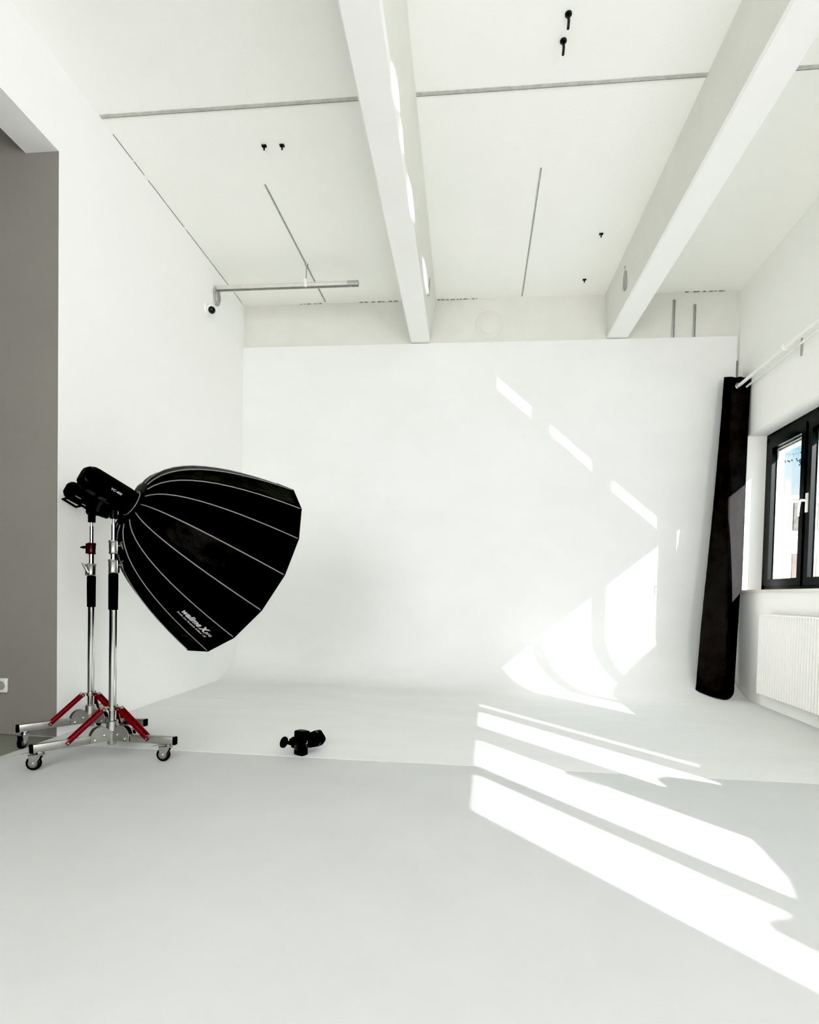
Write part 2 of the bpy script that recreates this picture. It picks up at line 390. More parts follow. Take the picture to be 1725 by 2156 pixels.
# ================================================================== THINGS
# ---- roller stands
def make_stand(name, label, c, hts, knob_side):
    cx, cy = c; root = thing(name, label, 'light stand', (cx, cy, 0), 'roller stands by the left wall')
    P = lambda z, dx=0, dy=0: V((cx + dx, cy + dy, z))
    angs = [math.radians(a) for a in (-4, 116, 232)]
    g0, g1, c1, t1, c2, top, sp = hts
    b = B(); b.tube([P(0.075), P(g0 + 0.002)], 0.0205, 24); pole = obj('pole', b, M['chrome'], root)
    b = B(); b.lathe(P(g0), (0,0,1), [(0, 0.021), (0.002, 0.0255), (g1 - g0 - 0.006, 0.0265), (g1 - g0, 0.024)], 24)
    obj('grip', b, M['black_rubber'], root)
    b = B(); b.tube([P(c1 - 0.01), P(c2 - 0.03)], 0.0155, 20); b.tube([P(c2 - 0.02), P(top)], 0.012, 20)
    obj('riser_tube', b, M['chrome'], root)
    b = B(); b.tube([P(top - 0.004), P(sp + 0.004)], 0.0075, 16); obj('spigot', b, M['steel'], root)
    red = knob_side < 0
    def collar(z0, z1, r, mat, kind):
        h = z1 - z0; b = B()
        b.lathe(P(z0), (0,0,1), [(0, r*0.9), (0.006, r*1.15), (0.012, r), (h*0.45, r), (h*0.5, r*1.04), (h - 0.014, r*1.04), (h - 0.008, r*1.2), (h, r*1.05)], 22)
        b.box(P((z0+z1)/2, knob_side*r*0.95, -0.004), (0.024, 0.02, h*0.9), bevel=0.003)
        co = obj('collar', b, mat, root)
        b = B(); zc = z0 + h*0.62
        if kind == 'tee':
            b.tube([P(zc, knob_side*r), P(zc, knob_side*(r+0.03))], 0.007, 10)
            b.box(P(zc, knob_side*(r+0.034), -0.004), (0.012, 0.014, 0.05), Matrix.Rotation(0.5, 3, 'X'), 0.004)
            b.tube([P(zc + 0.012, knob_side*(r+0.03), -0.02), P(zc + 0.024, knob_side*(r+0.055), -0.03)], [0.007, 0.004], 8)
        elif kind == 'bar':
            b.tube([P(zc, knob_side*r), P(zc, knob_side*(r+0.018)), P(zc, knob_side*(r+0.03)), P(zc - 0.001, knob_side*(r+0.055))], [0.007, 0.008, 0.010, 0.004], 12)
        else:
            b.tube([P(zc - 0.03, 0.0, -r*1.1), P(zc, -0.016, -r*1.3), P(zc + 0.034, -0.044, -r*1.2)], [0.006, 0.010, 0.004], 10)
        obj('locking_knob', b, M['black_plastic'] if kind == 'bar' else M['steel'], co)
    collar(g1, c1, 0.0255, M['steel'], 'lever' if red else 'tee')
    collar(t1, c2, 0.0235, M['dark_red'] if red else M['steel'], 'bar' if red else 'tee')
    # hub
    b = B(); b.lathe(P(0.155), (0,0,1), [(0, 0.030), (0.004, 0.034), (0.06, 0.032), (0.066, 0.024)], 24)
    b.lathe(P(0.082), (0,0,1), [(0, 0.026), (0.08, 0.030)], 24)
    obj('hub', b, M['steel'], root)
    for a in angs:
        d = V((math.cos(a), math.sin(a), 0)); sd = V((-d.y, d.x, 0)); o = V((cx, cy, 0))
        b = B()
        half = [(0.068 + 0.054*math.cos(t), 0.0 + 0.064*math.sin(t)) for t in [math.pi*k/14 for k in range(15)]] + [(0.014, -0.026), (0.122, -0.026)]
        for s in (-1, 1):
            b.prism(half, o + sd*0.019*s + V((0,0,0.128)), d, (0,0,1), sd, 0.004)
            for (x, z) in ((0.048, 0.138), (0.096, 0.116)):
                b.lathe(o + d*x + sd*0.021*s + V((0,0,z)), sd*s, [(0, 0.009), (0.006, 0.008), (0.008, 0.004)], 12)
        obj('leg_bracket', b, M['steel'], root)
        # leg beam
        b = B(); rot = Matrix((d, sd, V((0,0,1)))).transposed()
        b.box(o + d*0.222 + V((0,0,0.122)), (0.355, 0.028, 0.044), rot, 0.002)
        leg = obj('leg', b, M['steel'], root)
        b = B(); b.box(o + d*0.405 + V((0,0,0.122)), (0.016, 0.030, 0.046), rot, 0.003); obj('end_cap', b, M['black_plastic'], leg)
        # red brace: channel from leg to the sliding collar
        p0 = o + d*0.235 + V((0,0,0.126)); p1 = o + d*0.052 + V((0,0,0.288)); ax = (p1 - p0); L = ax.length; ax.normalize()
        up = sd.cross(ax); r3 = Matrix((ax, sd, up)).transposed()
        b = B()
        for s in (-1, 1): b.box((p0+p1)/2 + sd*0.019*s, (L + 0.02, 0.003, 0.022), r3, 0.001)
        b.box((p0+p1)/2 + ax*0.02 - up*0.0, (L - 0.03, 0.036, 0.004), r3)
        br = obj('brace', b, M['red'], root)
        for pp, hw in ((p0, 0.024), (p1, 0.022)):
            b = B(); b.tube([pp - sd*hw, pp + sd*hw], 0.006, 10); obj('rivet', b, M['steel'], br)
    # sliding collar with three ears and a lever
    b = B(); b.lathe(P(0.278), (0,0,1), [(0, 0.026), (0.022, 0.026)], 20)
    for a in angs:
        d = V((math.cos(a), math.sin(a), 0)); sd = V((-d.y, d.x, 0)); rot = Matrix((d, sd, V((0,0,1)))).transposed()
        b.box(V((cx, cy, 0.296)) + d*0.04, (0.05, 0.036, 0.006), rot, 0.002)
        for s in (-1, 1): b.box(V((cx, cy, 0.288)) + d*0.05 + sd*0.016*s, (0.024, 0.003, 0.022), rot)
    d = V((0.93, -0.35, 0)); b.box(V((cx, cy, 0.302)) + d*0.06, (0.06, 0.022, 0.004), Matrix((d, V((0.35, 0.93, 0)), V((0,0,1)))).transposed(), 0.001)
    obj('brace_collar', b, M['steel'], root)
    return root, angs

def make_caster(root, c, a, trail, brake=True):
    """caster under a leg end; trail = unit vector from swivel to wheel"""
    cx, cy = c; d = V((math.cos(a), math.sin(a), 0)); t = V(trail).normalized(); s = V((-t.y, t.x, 0))
    p = V((cx, cy, 0)) + d*0.365
    b = B()
    b.lathe(p + V((0,0,0.078)), (0,0,1), [(0, 0.012), (0.004, 0.023), (0.012, 0.025), (0.016, 0.018), (0.020, 0.022), (0.024, 0.008), (0.026, 0.008)], 20)
    ctr = p + t*0.030 + V((0,0,0.0395))
    for k in (-1, 1):
        out = [(-0.022, 0.046), (0.040, 0.046), (0.038, 0.034), (0.014, -0.010), (0.0, -0.014), (-0.012, -0.008)]
        b.prism([(-x, y) for x, y in out], ctr + s*0.0165*k, t, (0,0,1), s, 0.003)
    b.box(ctr - t*0.008 + V((0,0,0.045)), (0.066, 0.034, 0.003), Matrix((t, s, V((0,0,1)))).transposed())
    b.lathe(ctr - s*0.022, s, [(0, 0.006), (0.044, 0.006)], 12)
    cs = obj('caster', b, M['chrome'], root)
    b = B(); b.lathe(ctr - s*0.0125, s, [(0, 0.026), (0.001, 0.033), (0.005, 0.0385), (0.0125, 0.0395), (0.020, 0.0385), (0.024, 0.033), (0.025, 0.026)], 28)
    obj('wheel', b, M['wheel'], cs)
    b = B(); b.lathe(ctr - s*0.0148, s, [(0, 0.012), (0.002, 0.025), (0.0276, 0.025), (0.0296, 0.012)], 24)
    obj('wheel_hub', b, M['wheel_hub'], cs)
    if brake:
        b = B(); r3 = Matrix((t, s, V((0,0,1)))).transposed()
        b.prism([(0.0, 0.050), (0.03, 0.050), (0.062, 0.042), (0.085, 0.028), (0.088, 0.033), (0.064, 0.047), (0.03, 0.055), (0.0, 0.055)], ctr, t, (0,0,1), s, 0.032)
        obj('brake_pedal', b, M['zinc'], cs)

C1, C2 = (-2.055, 3.06), (-2.465, 3.441)
st1, an = make_stand('roller_stand', 'chrome roller stand nearest the camera, black grip, carrying the big softbox light', C1,
                     (0.868, 1.080, 1.163, 1.193, 1.274, 1.368, 1.401), 1)
make_caster(st1, C1, an[0], (-1, -0.05, 0)); make_caster(st1, C1, an[1], (0.5, 0.6, 0), False); make_caster(st1, C1, an[2], (-0.95, -0.2, 0))
st2, an = make_stand('roller_stand', 'chrome roller stand behind the other, by the wall edge, with dark red collar', C2,
                     (0.867, 1.071, 1.153, 1.215, 1.290, 1.400, 1.425), -1)
make_caster(st2, C2, an[0], (-0.3, -0.95, 0)); make_caster(st2, C2, an[1], (0.3, -0.9, 0), False); make_caster(st2, C2, an[2], (0.15, -1, 0), False)

# ---- text helper: text object -> flat outline mesh in local x/y
def text_bm(txt, shear=0.0, bold=0.0, res=3):
    cu = bpy.data.curves.new('lettering', 'FONT'); cu.body = txt; cu.size = 1.0; cu.shear = shear; cu.offset = bold; cu.resolution_u = res
    o = bpy.data.objects.new('lettering', cu); COL.objects.link(o)
    dg = bpy.context.evaluated_depsgraph_get(); me = bpy.data.meshes.new_from_object(o.evaluated_get(dg))
    bm = bmesh.new(); bm.from_mesh(me)
    bpy.data.objects.remove(o); bpy.data.curves.remove(cu); bpy.data.meshes.remove(me)
    x0 = min(v.co.x for v in bm.verts); x1 = max(v.co.x for v in bm.verts)
    for v in bm.verts: v.co.x -= x0
    return bm, x1 - x0

# ---- strobe heads
def make_strobe(name, label, A, n, length, rad, post, post_r, post_top, mirror=False):
    n = V(n).normalized(); A = V(A); a = n.cross(V((0,0,1))).normalized(); up = a.cross(n)
    root = thing(name, label, 'studio flash', (post[0], post[1], post[2]), 'flash heads on the stands')
    oct_ = [(-rad*0.62, rad), (rad*0.62, rad), (rad, rad*0.6), (rad*0.98, -rad*0.7), (rad*0.6, -rad), (-rad*0.6, -rad), (-rad*0.98, -rad*0.7), (-rad, rad*0.6)]
    b = B(); rings = []
    for t, s in ((-length, 0.62), (-length + 0.012, 0.80), (-length + 0.035, 0.96), (-length + 0.06, 1.0), (-0.05, 1.0), (-0.03, 0.96), (-0.012, 0.90)):
        rings.append([b.bm.verts.new(A + n*t + a*x*s + up*y*s) for x, y in oct_])
    for i in range(len(rings)-1):
        for k in range(8): b.bm.faces.new((rings[i][k], rings[i][(k+1)%8], rings[i+1][(k+1)%8], rings[i+1][k]))
    b.bm.faces.new(rings[0]); b.bm.faces.new(list(reversed(rings[-1])))
    body = obj('body', b, M['black_plastic'], root)
    b = B(); b.lathe(A - n*0.022, n, [(0, rad*0.9), (0.004, rad*1.05), (0.016, rad*1.05), (0.02, rad*0.95)], 28); obj('mount_ring', b, M['black_plastic'], root)
    # carrying handle on top, rear
    b = B(); b.tube([A - n*(length-0.03) - up*rad*0.9, A - n*(length+0.0) - up*rad*1.25, A - n*(length - 0.10) - up*rad*1.35, A - n*(length - 0.13) - up*rad*0.9], 0.008, 8)
    obj('handle', b, M['black_plastic'], root)
    # tilting bracket and post on the stand spigot
    b = B(); P = V(post)
    b.lathe(P, (0,0,1), [(0, post_r*0.98), (0.004, post_r), (post_top, post_r), (post_top + 0.004, post_r*0.9)], 20)
    q = P + V((0, 0, post_top + 0.012))
    b.lathe(q - a*0.035, a, [(0, 0.020), (0.004, 0.024), (0.066, 0.024), (0.07, 0.020)], 20)
    foot = A + n*((q - A).dot(n)) - up*(rad - 0.004)
    b.tube([q, foot], [0.018, 0.026], 12)
    b.box(foot, (0.10, 0.05, 0.016), Matrix((n, a, up)).transposed(), 0.003)
    obj('tilt_bracket', b, M['black_plastic'], root)
    b = B(); s = -1 if mirror else 1
    b.tube([q + a*0.03 + V((0,0,0.0)), q + a*0.05 + n*0.006, q + a*0.052 + V((0.022, 0, -0.06))], [0.008, 0.010, 0.006], 10)
    obj('tilt_lever', b, M['black_plastic'], root)
    return root, body, (A, n, a, up, rad, length)

SA = V((-1.98731, 3.1296, 1.50057)); SN = V((0.53787899, 0.7234954, -0.43271306)); SL, SR = 0.74797, 0.64812
sa_ = V((-0.80251798, 0.59662793, 0)); sb_ = V((0.2581687, 0.34726001, 0.9015317)); ROT = 2.4931
fl1, body1, fr = make_strobe('flash_head', 'black flash head with white lettering, holding the big softbox, nearest the camera',
                         SA, SN, 0.30, 0.066, (C1[0], C1[1], 1.400), 0.0205, 0.062)
# white lettering on the side of the body facing the camera
A_, n_, a_, up_, rad_, len_ = fr
side = a_ if (a_.dot(V((0,-1,0))) > 0) else -a_
bm_, w_ = text_bm('VC-400', 0.2, 0.012); b = B(); b.bm.free(); b.bm = bm_
for v in b.bm.verts:
    x, y = v.co.x/w_, v.co.y
    v.co = A_ + n_*(-0.150 + 0.062*x) + up_*(-0.012 + 0.020*y) + side*(rad_ + 0.001)
obj('lettering', b, M['print'], body1, smooth=False)['label'] = 'white lettering'

fl2, body2, fr2 = make_strobe('flash_head', 'smaller-looking black flash head on the rear stand, behind the front flash head',
                         (-2.375, 3.475, 1.515), (0.86, 0.16, -0.45), 0.285, 0.062, (C2[0], C2[1], 1.425), 0.0225, 0.055, True)
A_, n_, a_, up_, rad_, len_ = fr2
side = a_ if (a_.dot(V((0,-1,0))) > 0) else -a_
for (t0, t1, y0, y1) in ((-0.19, -0.15, -0.012, -0.018), (-0.13, -0.105, -0.038, -0.044)):
    p = lambda t, y: A_ + n_*t + up_*y + side*(rad_ + 0.0008)
    b = B(); b.quad(p(t0, y0), p(t1, y0), p(t1, y1), p(t0, y1)); obj('printed_mark', b, M['piping'], body2, smooth=False)
b = B(); b.lathe(A_ - n_*0.005, n_, [(0, rad_*0.98), (0.02, rad_*0.98), (0.028, rad_*0.7)], 24); obj('front_cap', b, M['black_plastic'], fl2)

# ---- the softbox
sbx = thing('softbox', 'large black sixteen-sided parabolic softbox with grey piping on the front stand', 'softbox', SA, None)
N = 16
def rib(k, u, inset=0.0):
    th = ROT + k*2*math.pi/N
    r = 0.075 + (SR - 0.075)*u**0.41 - inset
    return SA + SN*(SL*u) + (sa_*math.cos(th) + sb_*math.sin(th))*r
US = [0, 0.006, 0.02, 0.045, 0.08, 0.13, 0.19, 0.26, 0.34, 0.43, 0.53, 0.64, 0.76, 0.88, 1.0]
def shell(inset, name, mat, parent):
    b = B(); rng = random.Random(7); grid = []
    for k in range(N):
        for j in range(4):
            w = j/4; col = []
            for u in US:
                p = rib(k, u, inset).lerp(rib(k+1, u, inset), w)
                if 0 < j: 
                    ax = SA + SN*(SL*u); nrm = (p - ax).normalized()
                    p = p - nrm*(0.004*math.sin(math.pi*w) * (0.4 + 0.6*u) + rng.uniform(-0.0012, 0.0012))
                col.append(b.bm.verts.new(p))
            grid.append(col)
    m = len(grid)
    for i in range(m):
        for q in range(len(US)-1):
            b.bm.faces.new((grid[i][q], grid[(i+1)%m][q], grid[(i+1)%m][q+1], grid[i][q+1]))
    return obj(name, b, mat, parent, angle=60)
sh = shell(0.0, 'shell', M['softbox'], sbx)
shell(0.006, 'lining', M['softbox_in'], sbx)
for k in range(N):
    b = B(); pts = []
    for u in US[1:]:
        p = rib(k, u); nrm = (p - (SA + SN*(SL*u))).normalized(); pts.append(p + nrm*0.001)
    b.tube(pts, 0.0036, 6); obj('seam_piping', b, M['piping'], sbx)
b = B(); pts = [rib(k, 1.0) for k in range(N)]
for k in range(N): b.tube([pts[k], pts[(k+1)%N]], 0.006, 8)
obj('rim', b, M['softbox'], sbx)
b = B(); b.lathe(SA, SN, [(-0.008, 0.070), (-0.006, 0.078), (0.004, 0.080), (0.010, 0.076)], 32); obj('speed_ring', b, M['black_plastic'], sbx)
b = B(); pts = [SA + SN*(-0.002) + (sa_*math.cos(2*math.pi*k/24) + sb_*math.sin(2*math.pi*k/24))*0.081 for k in range(25)]
b.tube(pts, 0.0032, 6); obj('ring_cord', b, M['piping'], sbx)
b = B(); c_ = b.bm.verts.new(SA + SN*(SL - 0.05)); rr = [b.bm.verts.new(rib(k, 0.93, 0.02)) for k in range(N)]
for k in range(N): b.bm.faces.new((c_, rr[k], rr[(k+1)%N]))
obj('front_diffuser', b, M['diffuser'], sbx)
# lettering that follows the panel between two ribs
def panel_text(txt, u0, u1, w0, hgt, shear, bold):
    bm_, w_ = text_bm(txt, shear, bold)
    bmesh.ops.triangulate(bm_, faces=bm_.faces[:])
    for v in bm_.verts:
        u = u0 + (u1 - u0)*v.co.x/w_; w = w0 - hgt*v.co.y/0.7
        p = rib(4, u).lerp(rib(5, u), w); nrm = (p - (SA + SN*(SL*u))).normalized()
        v.co = p + nrm*0.0005
    return bm_
def add_text(name, bms):
    b = B()
    for q in bms:
        me = bpy.data.meshes.new('lettering'); q.to_mesh(me); q.free(); b.bm.from_mesh(me); bpy.data.meshes.remove(me)
    o = obj(name, b, M['print'], sh, smooth=False); o['label'] = 'light grey lettering'; return o
add_text('brand_lettering', [panel_text('walime', 0.615, 0.79, 0.57, 0.205, 0.45, 0.035),
                             panel_text('x', 0.785, 0.862, 0.57, 0.30, 0.45, 0.035),
                             panel_text('pro', 0.842, 0.905, 0.565, 0.135, 0.35, 0.025)])
add_text('model_lettering', [panel_text('Studio Line Parabolic Softbox 120', 0.595, 0.885, 0.70, 0.075, 0.25, 0.015)])

# ---- camera lying on end on the floor
e = V((0.5, 0.866, 0)); gx = V((0.866, -0.5, 0)); cc = V((-0.980, 3.285, 0.0015))
cam_t = thing('digital_camera', 'black digital camera with long lens standing on end on the floor', 'camera', cc)
rotc = Matrix((gx, e, V((0,0,1)))).transposed()
b = B(); b.box(cc + V((0,0,0.075)), (0.074, 0.056, 0.150), rotc, 0.010, 3)
b.box(cc + V((0,0,0.128)) + e*0.012, (0.070, 0.070, 0.036), rotc, 0.012, 3)           # grip
b.box(cc + V((0,0,0.078)) - gx*0.044 - e*0.004, (0.030, 0.058, 0.056), rotc, 0.010, 3)   # viewfinder hump
body = obj('body', b, M['black_plastic'], cam_t)
b = B(); b.box(cc + V((0,0,0.072)) - e*0.029, (0.058, 0.004, 0.088), rotc, 0.0015); obj('screen', b, M['lens_glass'], body)
b = B(); b.box(cc + V((0,0,0.078)) - gx*0.046 - e*0.036, (0.028, 0.016, 0.040), rotc, 0.005); obj('eyecup', b, M['black_rubber'], body)
b = B(); L0 = cc + V((0,0,0.074)) + e*0.027; LK = 1.16
b.lathe(L0, e, [(d_, r_*LK) for d_, r_ in [(0, 0.032), (0.004, 0.0345), (0.012, 0.0345), (0.013, 0.033), (0.030, 0.034), (0.032, 0.036), (0.056, 0.038), (0.058, 0.036), (0.064, 0.036), (0.066, 0.0395), (0.090, 0.0405), (0.096, 0.040), (0.100, 0.038)]], 32)
lens = obj('lens', b, M['black_plastic'], cam_t)
b = B()
for z0 in (0.034, 0.069):
    for k in range(36):
        t = 2*math.pi*k/36; d = gx*math.cos(t) + V((0,0,1))*math.sin(t)
        b.tube([L0 + e*z0 + d*LK*(0.0375 if z0 < .05 else 0.040), L0 + e*(z0 + 0.018) + d*LK*(0.0385 if z0 < .05 else 0.041)], 0.0012, 4)
obj('zoom_ring', b, M['black_rubber'], lens)
b = B(); nseg = 32; rows = []     # petal hood
for t_, r_ in ((0.0, 0.0425), (0.012, 0.044), (1, 0.043), (1, 0.041), (0.012, 0.040)):
    row = []
    for k in range(nseg):
        th = 2*math.pi*k/nseg; dep = t_ if t_ < 1 else 0.042 - 0.010*math.sin(2*th)**2
        row.append(b.bm.verts.new(L0 + e*(0.094 + dep) + (gx*math.cos(th) + V((0,0,1))*math.sin(th))*r_*LK))
    rows.append(row)
for i in range(len(rows)-1):
    for k in range(nseg): b.bm.faces.new((rows[i][k], rows[i][(k+1)%nseg], rows[i+1][(k+1)%nseg], rows[i+1][k]))
obj('lens_hood', b, M['black_plastic'], lens)
b = B(); b.lathe(L0 + e*0.09, e, [(0, 0.038), (0.004, 0.036), (0.006, 0.02)], 28); obj('front_element', b, M['lens_glass'], lens)
# round foot on the hot shoe
b = B(); q0 = cc + V((0,0,0.060)) - gx*0.055; q1 = V((-1.104, 3.338, 0.058))
b.tube([q0, q0.lerp(q1, 0.5), q1], [0.018, 0.013, 0.010], 14)
b.box(q0 + V((0,0,-0.014)) - gx*0.006, (0.024, 0.034, 0.026), rotc, 0.006)
hd = V((-0.93, 0.30, 0.12)).normalized()
b.lathe(q1 - hd*0.008, hd, [(0, 0.018), (0.002, 0.034), (0.012, 0.0365), (0.016, 0.034), (0.0165, 0.026), (0.012, 0.024)], 28)
obj('hot_shoe_disc', b, M['black_plastic'], cam_t)
b = B(); sf = cc + gx*0.0372 + e*0.004
for (dz0, dz1, e0, e1) in ((0.072, 0.090, 0.010, 0.014), (0.070, 0.074, 0.000, 0.014), (0.056, 0.060, 0.006, 0.011)):
    b.quad(sf + e*e0 + V((0,0,dz0)), sf + e*e1 + V((0,0,dz0)), sf + e*e1 + V((0,0,dz1)), sf + e*e0 + V((0,0,dz1)))
obj('side_marking', b, M['print'], body, smooth=False)['label'] = 'small white marking'

# ---- curtain rods and curtain
rod = thing('curtain_rod', 'thick white curtain rod in front, carrying the black curtain', 'curtain rod', W(4.0, -0.12, 3.207))
b = B(); b.tube([W(6.215, -0.12, 3.207), W(-1.0, -0.12, 3.207)], 0.0175, 18); obj('pole', b, M['white_metal'], rod)
b = B(); b.lathe(W(6.205, -0.12, 3.207), TR, [(0, 0.018), (0.002, 0.0205), (0.012, 0.0205), (0.016, 0.014)], 18); obj('end_cap', b, M['white_metal'], rod)
for s in (5.27, 2.5, 0.0):
    b = B(); b.torus(W(s, -0.12, 3.207), TR, 0.024, 0.006, 18, 8)
    b.tube([W(s, -0.12, 3.235), W(s, -0.09, 3.245), W(s, -0.004, 3.245)], 0.007, 8)
    obj('bracket', b, M['white_metal'], rod)
    b = B(); b.wbox(s - 0.04, s - 0.024, -0.010, -0.001, 3.115, 3.265); obj('wall_plate', b, M['zinc'], rod)
rod2 = thing('curtain_rod', 'thin white rod running behind the thicker curtain rod, close to the wall', 'curtain rod', W(4.0, -0.055, 3.2))
b = B(); b.tube([W(6.35, -0.05, 3.19), W(-1.0, -0.05, 3.19)], 0.0105, 14); obj('pole', b, M['white_metal'], rod2)
for s in (5.31, 2.5, 0.0):
    b = B(); b.tube([W(s, -0.05, 3.19), W(s, -0.002, 3.215)], 0.006, 8); obj('bracket', b, M['white_metal'], rod2)

cur = thing('curtain', 'floor-length black curtain gathered in the corner beside the window', 'curtain', (2.62, 5.95, 0.03))
topc = [(2.852, 6.10), (2.848, 6.05), (2.77, 6.06), (2.690, 6.10), (2.675, 6.15), (2.662, 6.20), (2.73, 6.24), (2.68, 6.27), (2.76, 6.30), (2.72, 6.32), (2.82, 6.34)]
botc = [(2.800, 6.06), (2.767, 5.975), (2.68, 5.86), (2.590, 5.78), (2.500, 5.88), (2.397, 6.01), (2.53, 6.05), (2.48, 6.09), (2.62, 6.10), (2.60, 6.14), (2.76, 6.14)]
def smooth_poly(pts, per=6):
    res = []
    for i in range(len(pts)-1):
        p0, p1, p2, p3 = [V((*pts[max(0, min(len(pts)-1, i+k))], 0)) for k in (-1, 0, 1, 2)]
        for j in range(per):
            t = j/per
            cr = 0.5*((2*p1) + (p2-p0)*t + (2*p0-5*p1+4*p2-p3)*t*t + (3*p1-p0-3*p2+p3)*t**3)
            res.append(cr.lerp(p1.lerp(p2, t), 0.45))
    res.append(V((*pts[-1], 0))); return res
tp, bp_ = smooth_poly(topc), smooth_poly(botc)
def cove_z(y):
    if y <= YB - COVE: return 0.004
    q = min(COVE, y - (YB - COVE)); return 0.004 + COVE - math.sqrt(COVE*COVE - q*q)
b = B(); rows = []; NV = 40; rng = random.Random(3)
for j in range(NV+1):
    v = j/NV; row = []
    for i in range(len(tp)):
        t_ = tp[i]; q_ = bp_[i]; k = v
        x = t_.x + (q_.x - t_.x)*k; y = t_.y + (q_.y - t_.y)*k
        zb = cove_z(q_.y) + 0.012; zt = 1.0 + 0.3783*t_.y - 0.005*math.sin(i*1.3)
        z = zt + (zb - zt)*v
        wv = 0.006*math.sin(9*v + i*0.35)*v + rng.uniform(-0.0015, 0.0015)
        row.append(b.bm.verts.new((x + wv, y + wv*0.6, z)))
    rows.append(row)
for j in range(NV):
    for i in range(len(tp)-1): b.bm.faces.new((rows[j][i], rows[j][i+1], rows[j+1][i+1], rows[j+1][i]))
cl = obj('cloth', b, M['curtain'], cur, angle=70)
sm = cl.modifiers.new('thickness', 'SOLIDIFY'); sm.thickness = 0.004
for (s, z) in ((6.170, 3.207),):
    b = B(); b.torus(W(s, -0.12, z), TR, 0.027, 0.006, 24, 8); obj('eyelet', b, M['steel'], cur)

# ---- radiator
rad = thing('radiator', 'white ribbed panel radiator on the wall under the window', 'radiator', W(4.4, -0.06, 0.13))
R0, R1, RZ0, RZ1 = 3.2, 5.60, 0.135, 0.880
b = B(); pitch = 0.040; nn = int((R1 - R0 - 0.02)/pitch)
for i in range(nn):                       # rounded upright fins pressed into the front
    s = R1 - 0.012 - i*pitch
    sec = [(0.0, -0.066), (-0.003, -0.096), (-0.008, -0.102), (-0.016, -0.102), (-0.021, -0.096), (-0.024, -0.066)]
    lo = [b.bm.verts.new(W(s + ds, o, RZ0 + 0.004)) for ds, o in sec]; hi = [b.bm.verts.new(W(s + ds, o, RZ1 - 0.008)) for ds, o in sec]
    b.bm.faces.new(lo); b.bm.faces.new(list(reversed(hi)))
    for q in range(6): b.bm.faces.new((lo[q], lo[(q+1)%6], hi[(q+1)%6], hi[q]))
obj('ribbed_panel', b, M['white_metal'], rad, angle=40)
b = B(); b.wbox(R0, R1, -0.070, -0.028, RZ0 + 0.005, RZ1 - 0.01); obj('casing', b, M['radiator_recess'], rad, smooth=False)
b = B(); b.wbox(R0 - 0.004, R1 + 0.004, -0.100, -0.024, RZ1 - 0.010, RZ1 + 0.004); obj('top_cover', b, M['white_metal'], rad, smooth=False)
b = B(); b.wbox(R1 - 0.002, R1 + 0.004, -0.098, -0.024, RZ0, RZ1 - 0.004); obj('side_cover', b, M['white_metal'], rad, smooth=False)
for s in (5.3, 3.5):
    b = B(); b.wbox(s - 0.02, s + 0.02, -0.03, -0.001, 0.25, 0.78); obj('wall_bracket', b, M['white_metal'], rad, smooth=False)

# ---- unseen blockers added on the near sill, shaped to clip the floor sunlight
def blocker(label, prof):
    t = thing('blocker', label, 'blocker', W(sum(q[0] for q in prof)/len(prof), 0.0, Z0 + 0.026), 'added blockers on the near sill')
    b = B(); rows = []
    for (s, z) in prof:
        zm = Z0 + 0.027; h = z - zm
        rows.append([b.bm.verts.new(W(s, o, zm + max(0.001, h*k))) for (o, k) in ((0.160, 0.02), (0.165, 0.5), (0.13, 0.86), (0.08, 0.97), (0.02, 1.0), (0.0, 0.97), (-0.012, 0.75), (-0.016, 0.4), (-0.012, 0.02))])
    for i in range(len(rows)-1):
        for k in range(8): b.bm.faces.new((rows[i][k], rows[i][k+1], rows[i+1][k+1], rows[i+1][k]))
        b.bm.faces.new((rows[i][0], rows[i+1][0], rows[i+1][8], rows[i][8]))
    b.bm.faces.new(rows[0]); b.bm.faces.new(list(reversed(rows[-1])))
    obj('cover', b, M['fascia'], t, angle=80)
blocker('added rounded grey cushion on the near window sill, farther one', [(0.99, 1.12), (1.02, 1.25), (1.08, 1.35), (1.18, 1.40), (1.30, 1.41), (1.40, 1.37), (1.46, 1.31), (1.50, 1.23), (1.54, 1.17), (1.56, 1.12)])
blocker('added long grey cushion on the near window sill, nearer one', [(-0.21, 1.12), (-0.20, 1.47), (-0.16, 1.47), (-0.05, 1.41), (0.05, 1.37), (0.20, 1.325), (0.40, 1.285), (0.65, 1.27), (0.86, 1.262), (0.91, 1.22), (0.93, 1.12)])

# ---- rail near the left wall, held by a drop rod
YRL = 5.642
rail = thing('wall_rail', 'thin grey metal rail jutting from the left wall under the ceiling', 'rail', (XL, YRL, 4.14))
b = B(); b.box(((XL - 1.161)/2, YRL, 4.148), (-1.161 - XL, 0.045, 0.030), bevel=0.003); b.box(((XL - 1.161)/2, YRL + 0.016, 4.126), (-1.161 - XL, 0.012, 0.016))
b.box(((XL - 1.161)/2, YRL - 0.017, 4.128), (-1.161 - XL, 0.008, 0.012)); obj('rail_profile', b, M['rail'], rail)
b = B(); b.box(((XL - 1.161)/2, YRL, 4.122), (-1.161 - XL - 0.01, 0.022, 0.010)); obj('slot', b, M['dark_joint'], rail)
b = B(); b.box((-1.216, YRL, 4.147), (0.115, 0.049, 0.034), bevel=0.003); b.lathe((-1.24, YRL, 4.128), (0,0,-1), [(0, 0.012), (0.012, 0.010)], 12); obj('end_cap', b, M['zinc'], rail)
b = B(); out = [(0.062*math.cos(t), 0.10*math.sin(t)) for t in [2*math.pi*k/24 for k in range(24)]]
b.prism(out, (XL + 0.012, YRL + 0.02, 4.075), (0,1,0), (0,0,1), (1,0,0), 0.022)
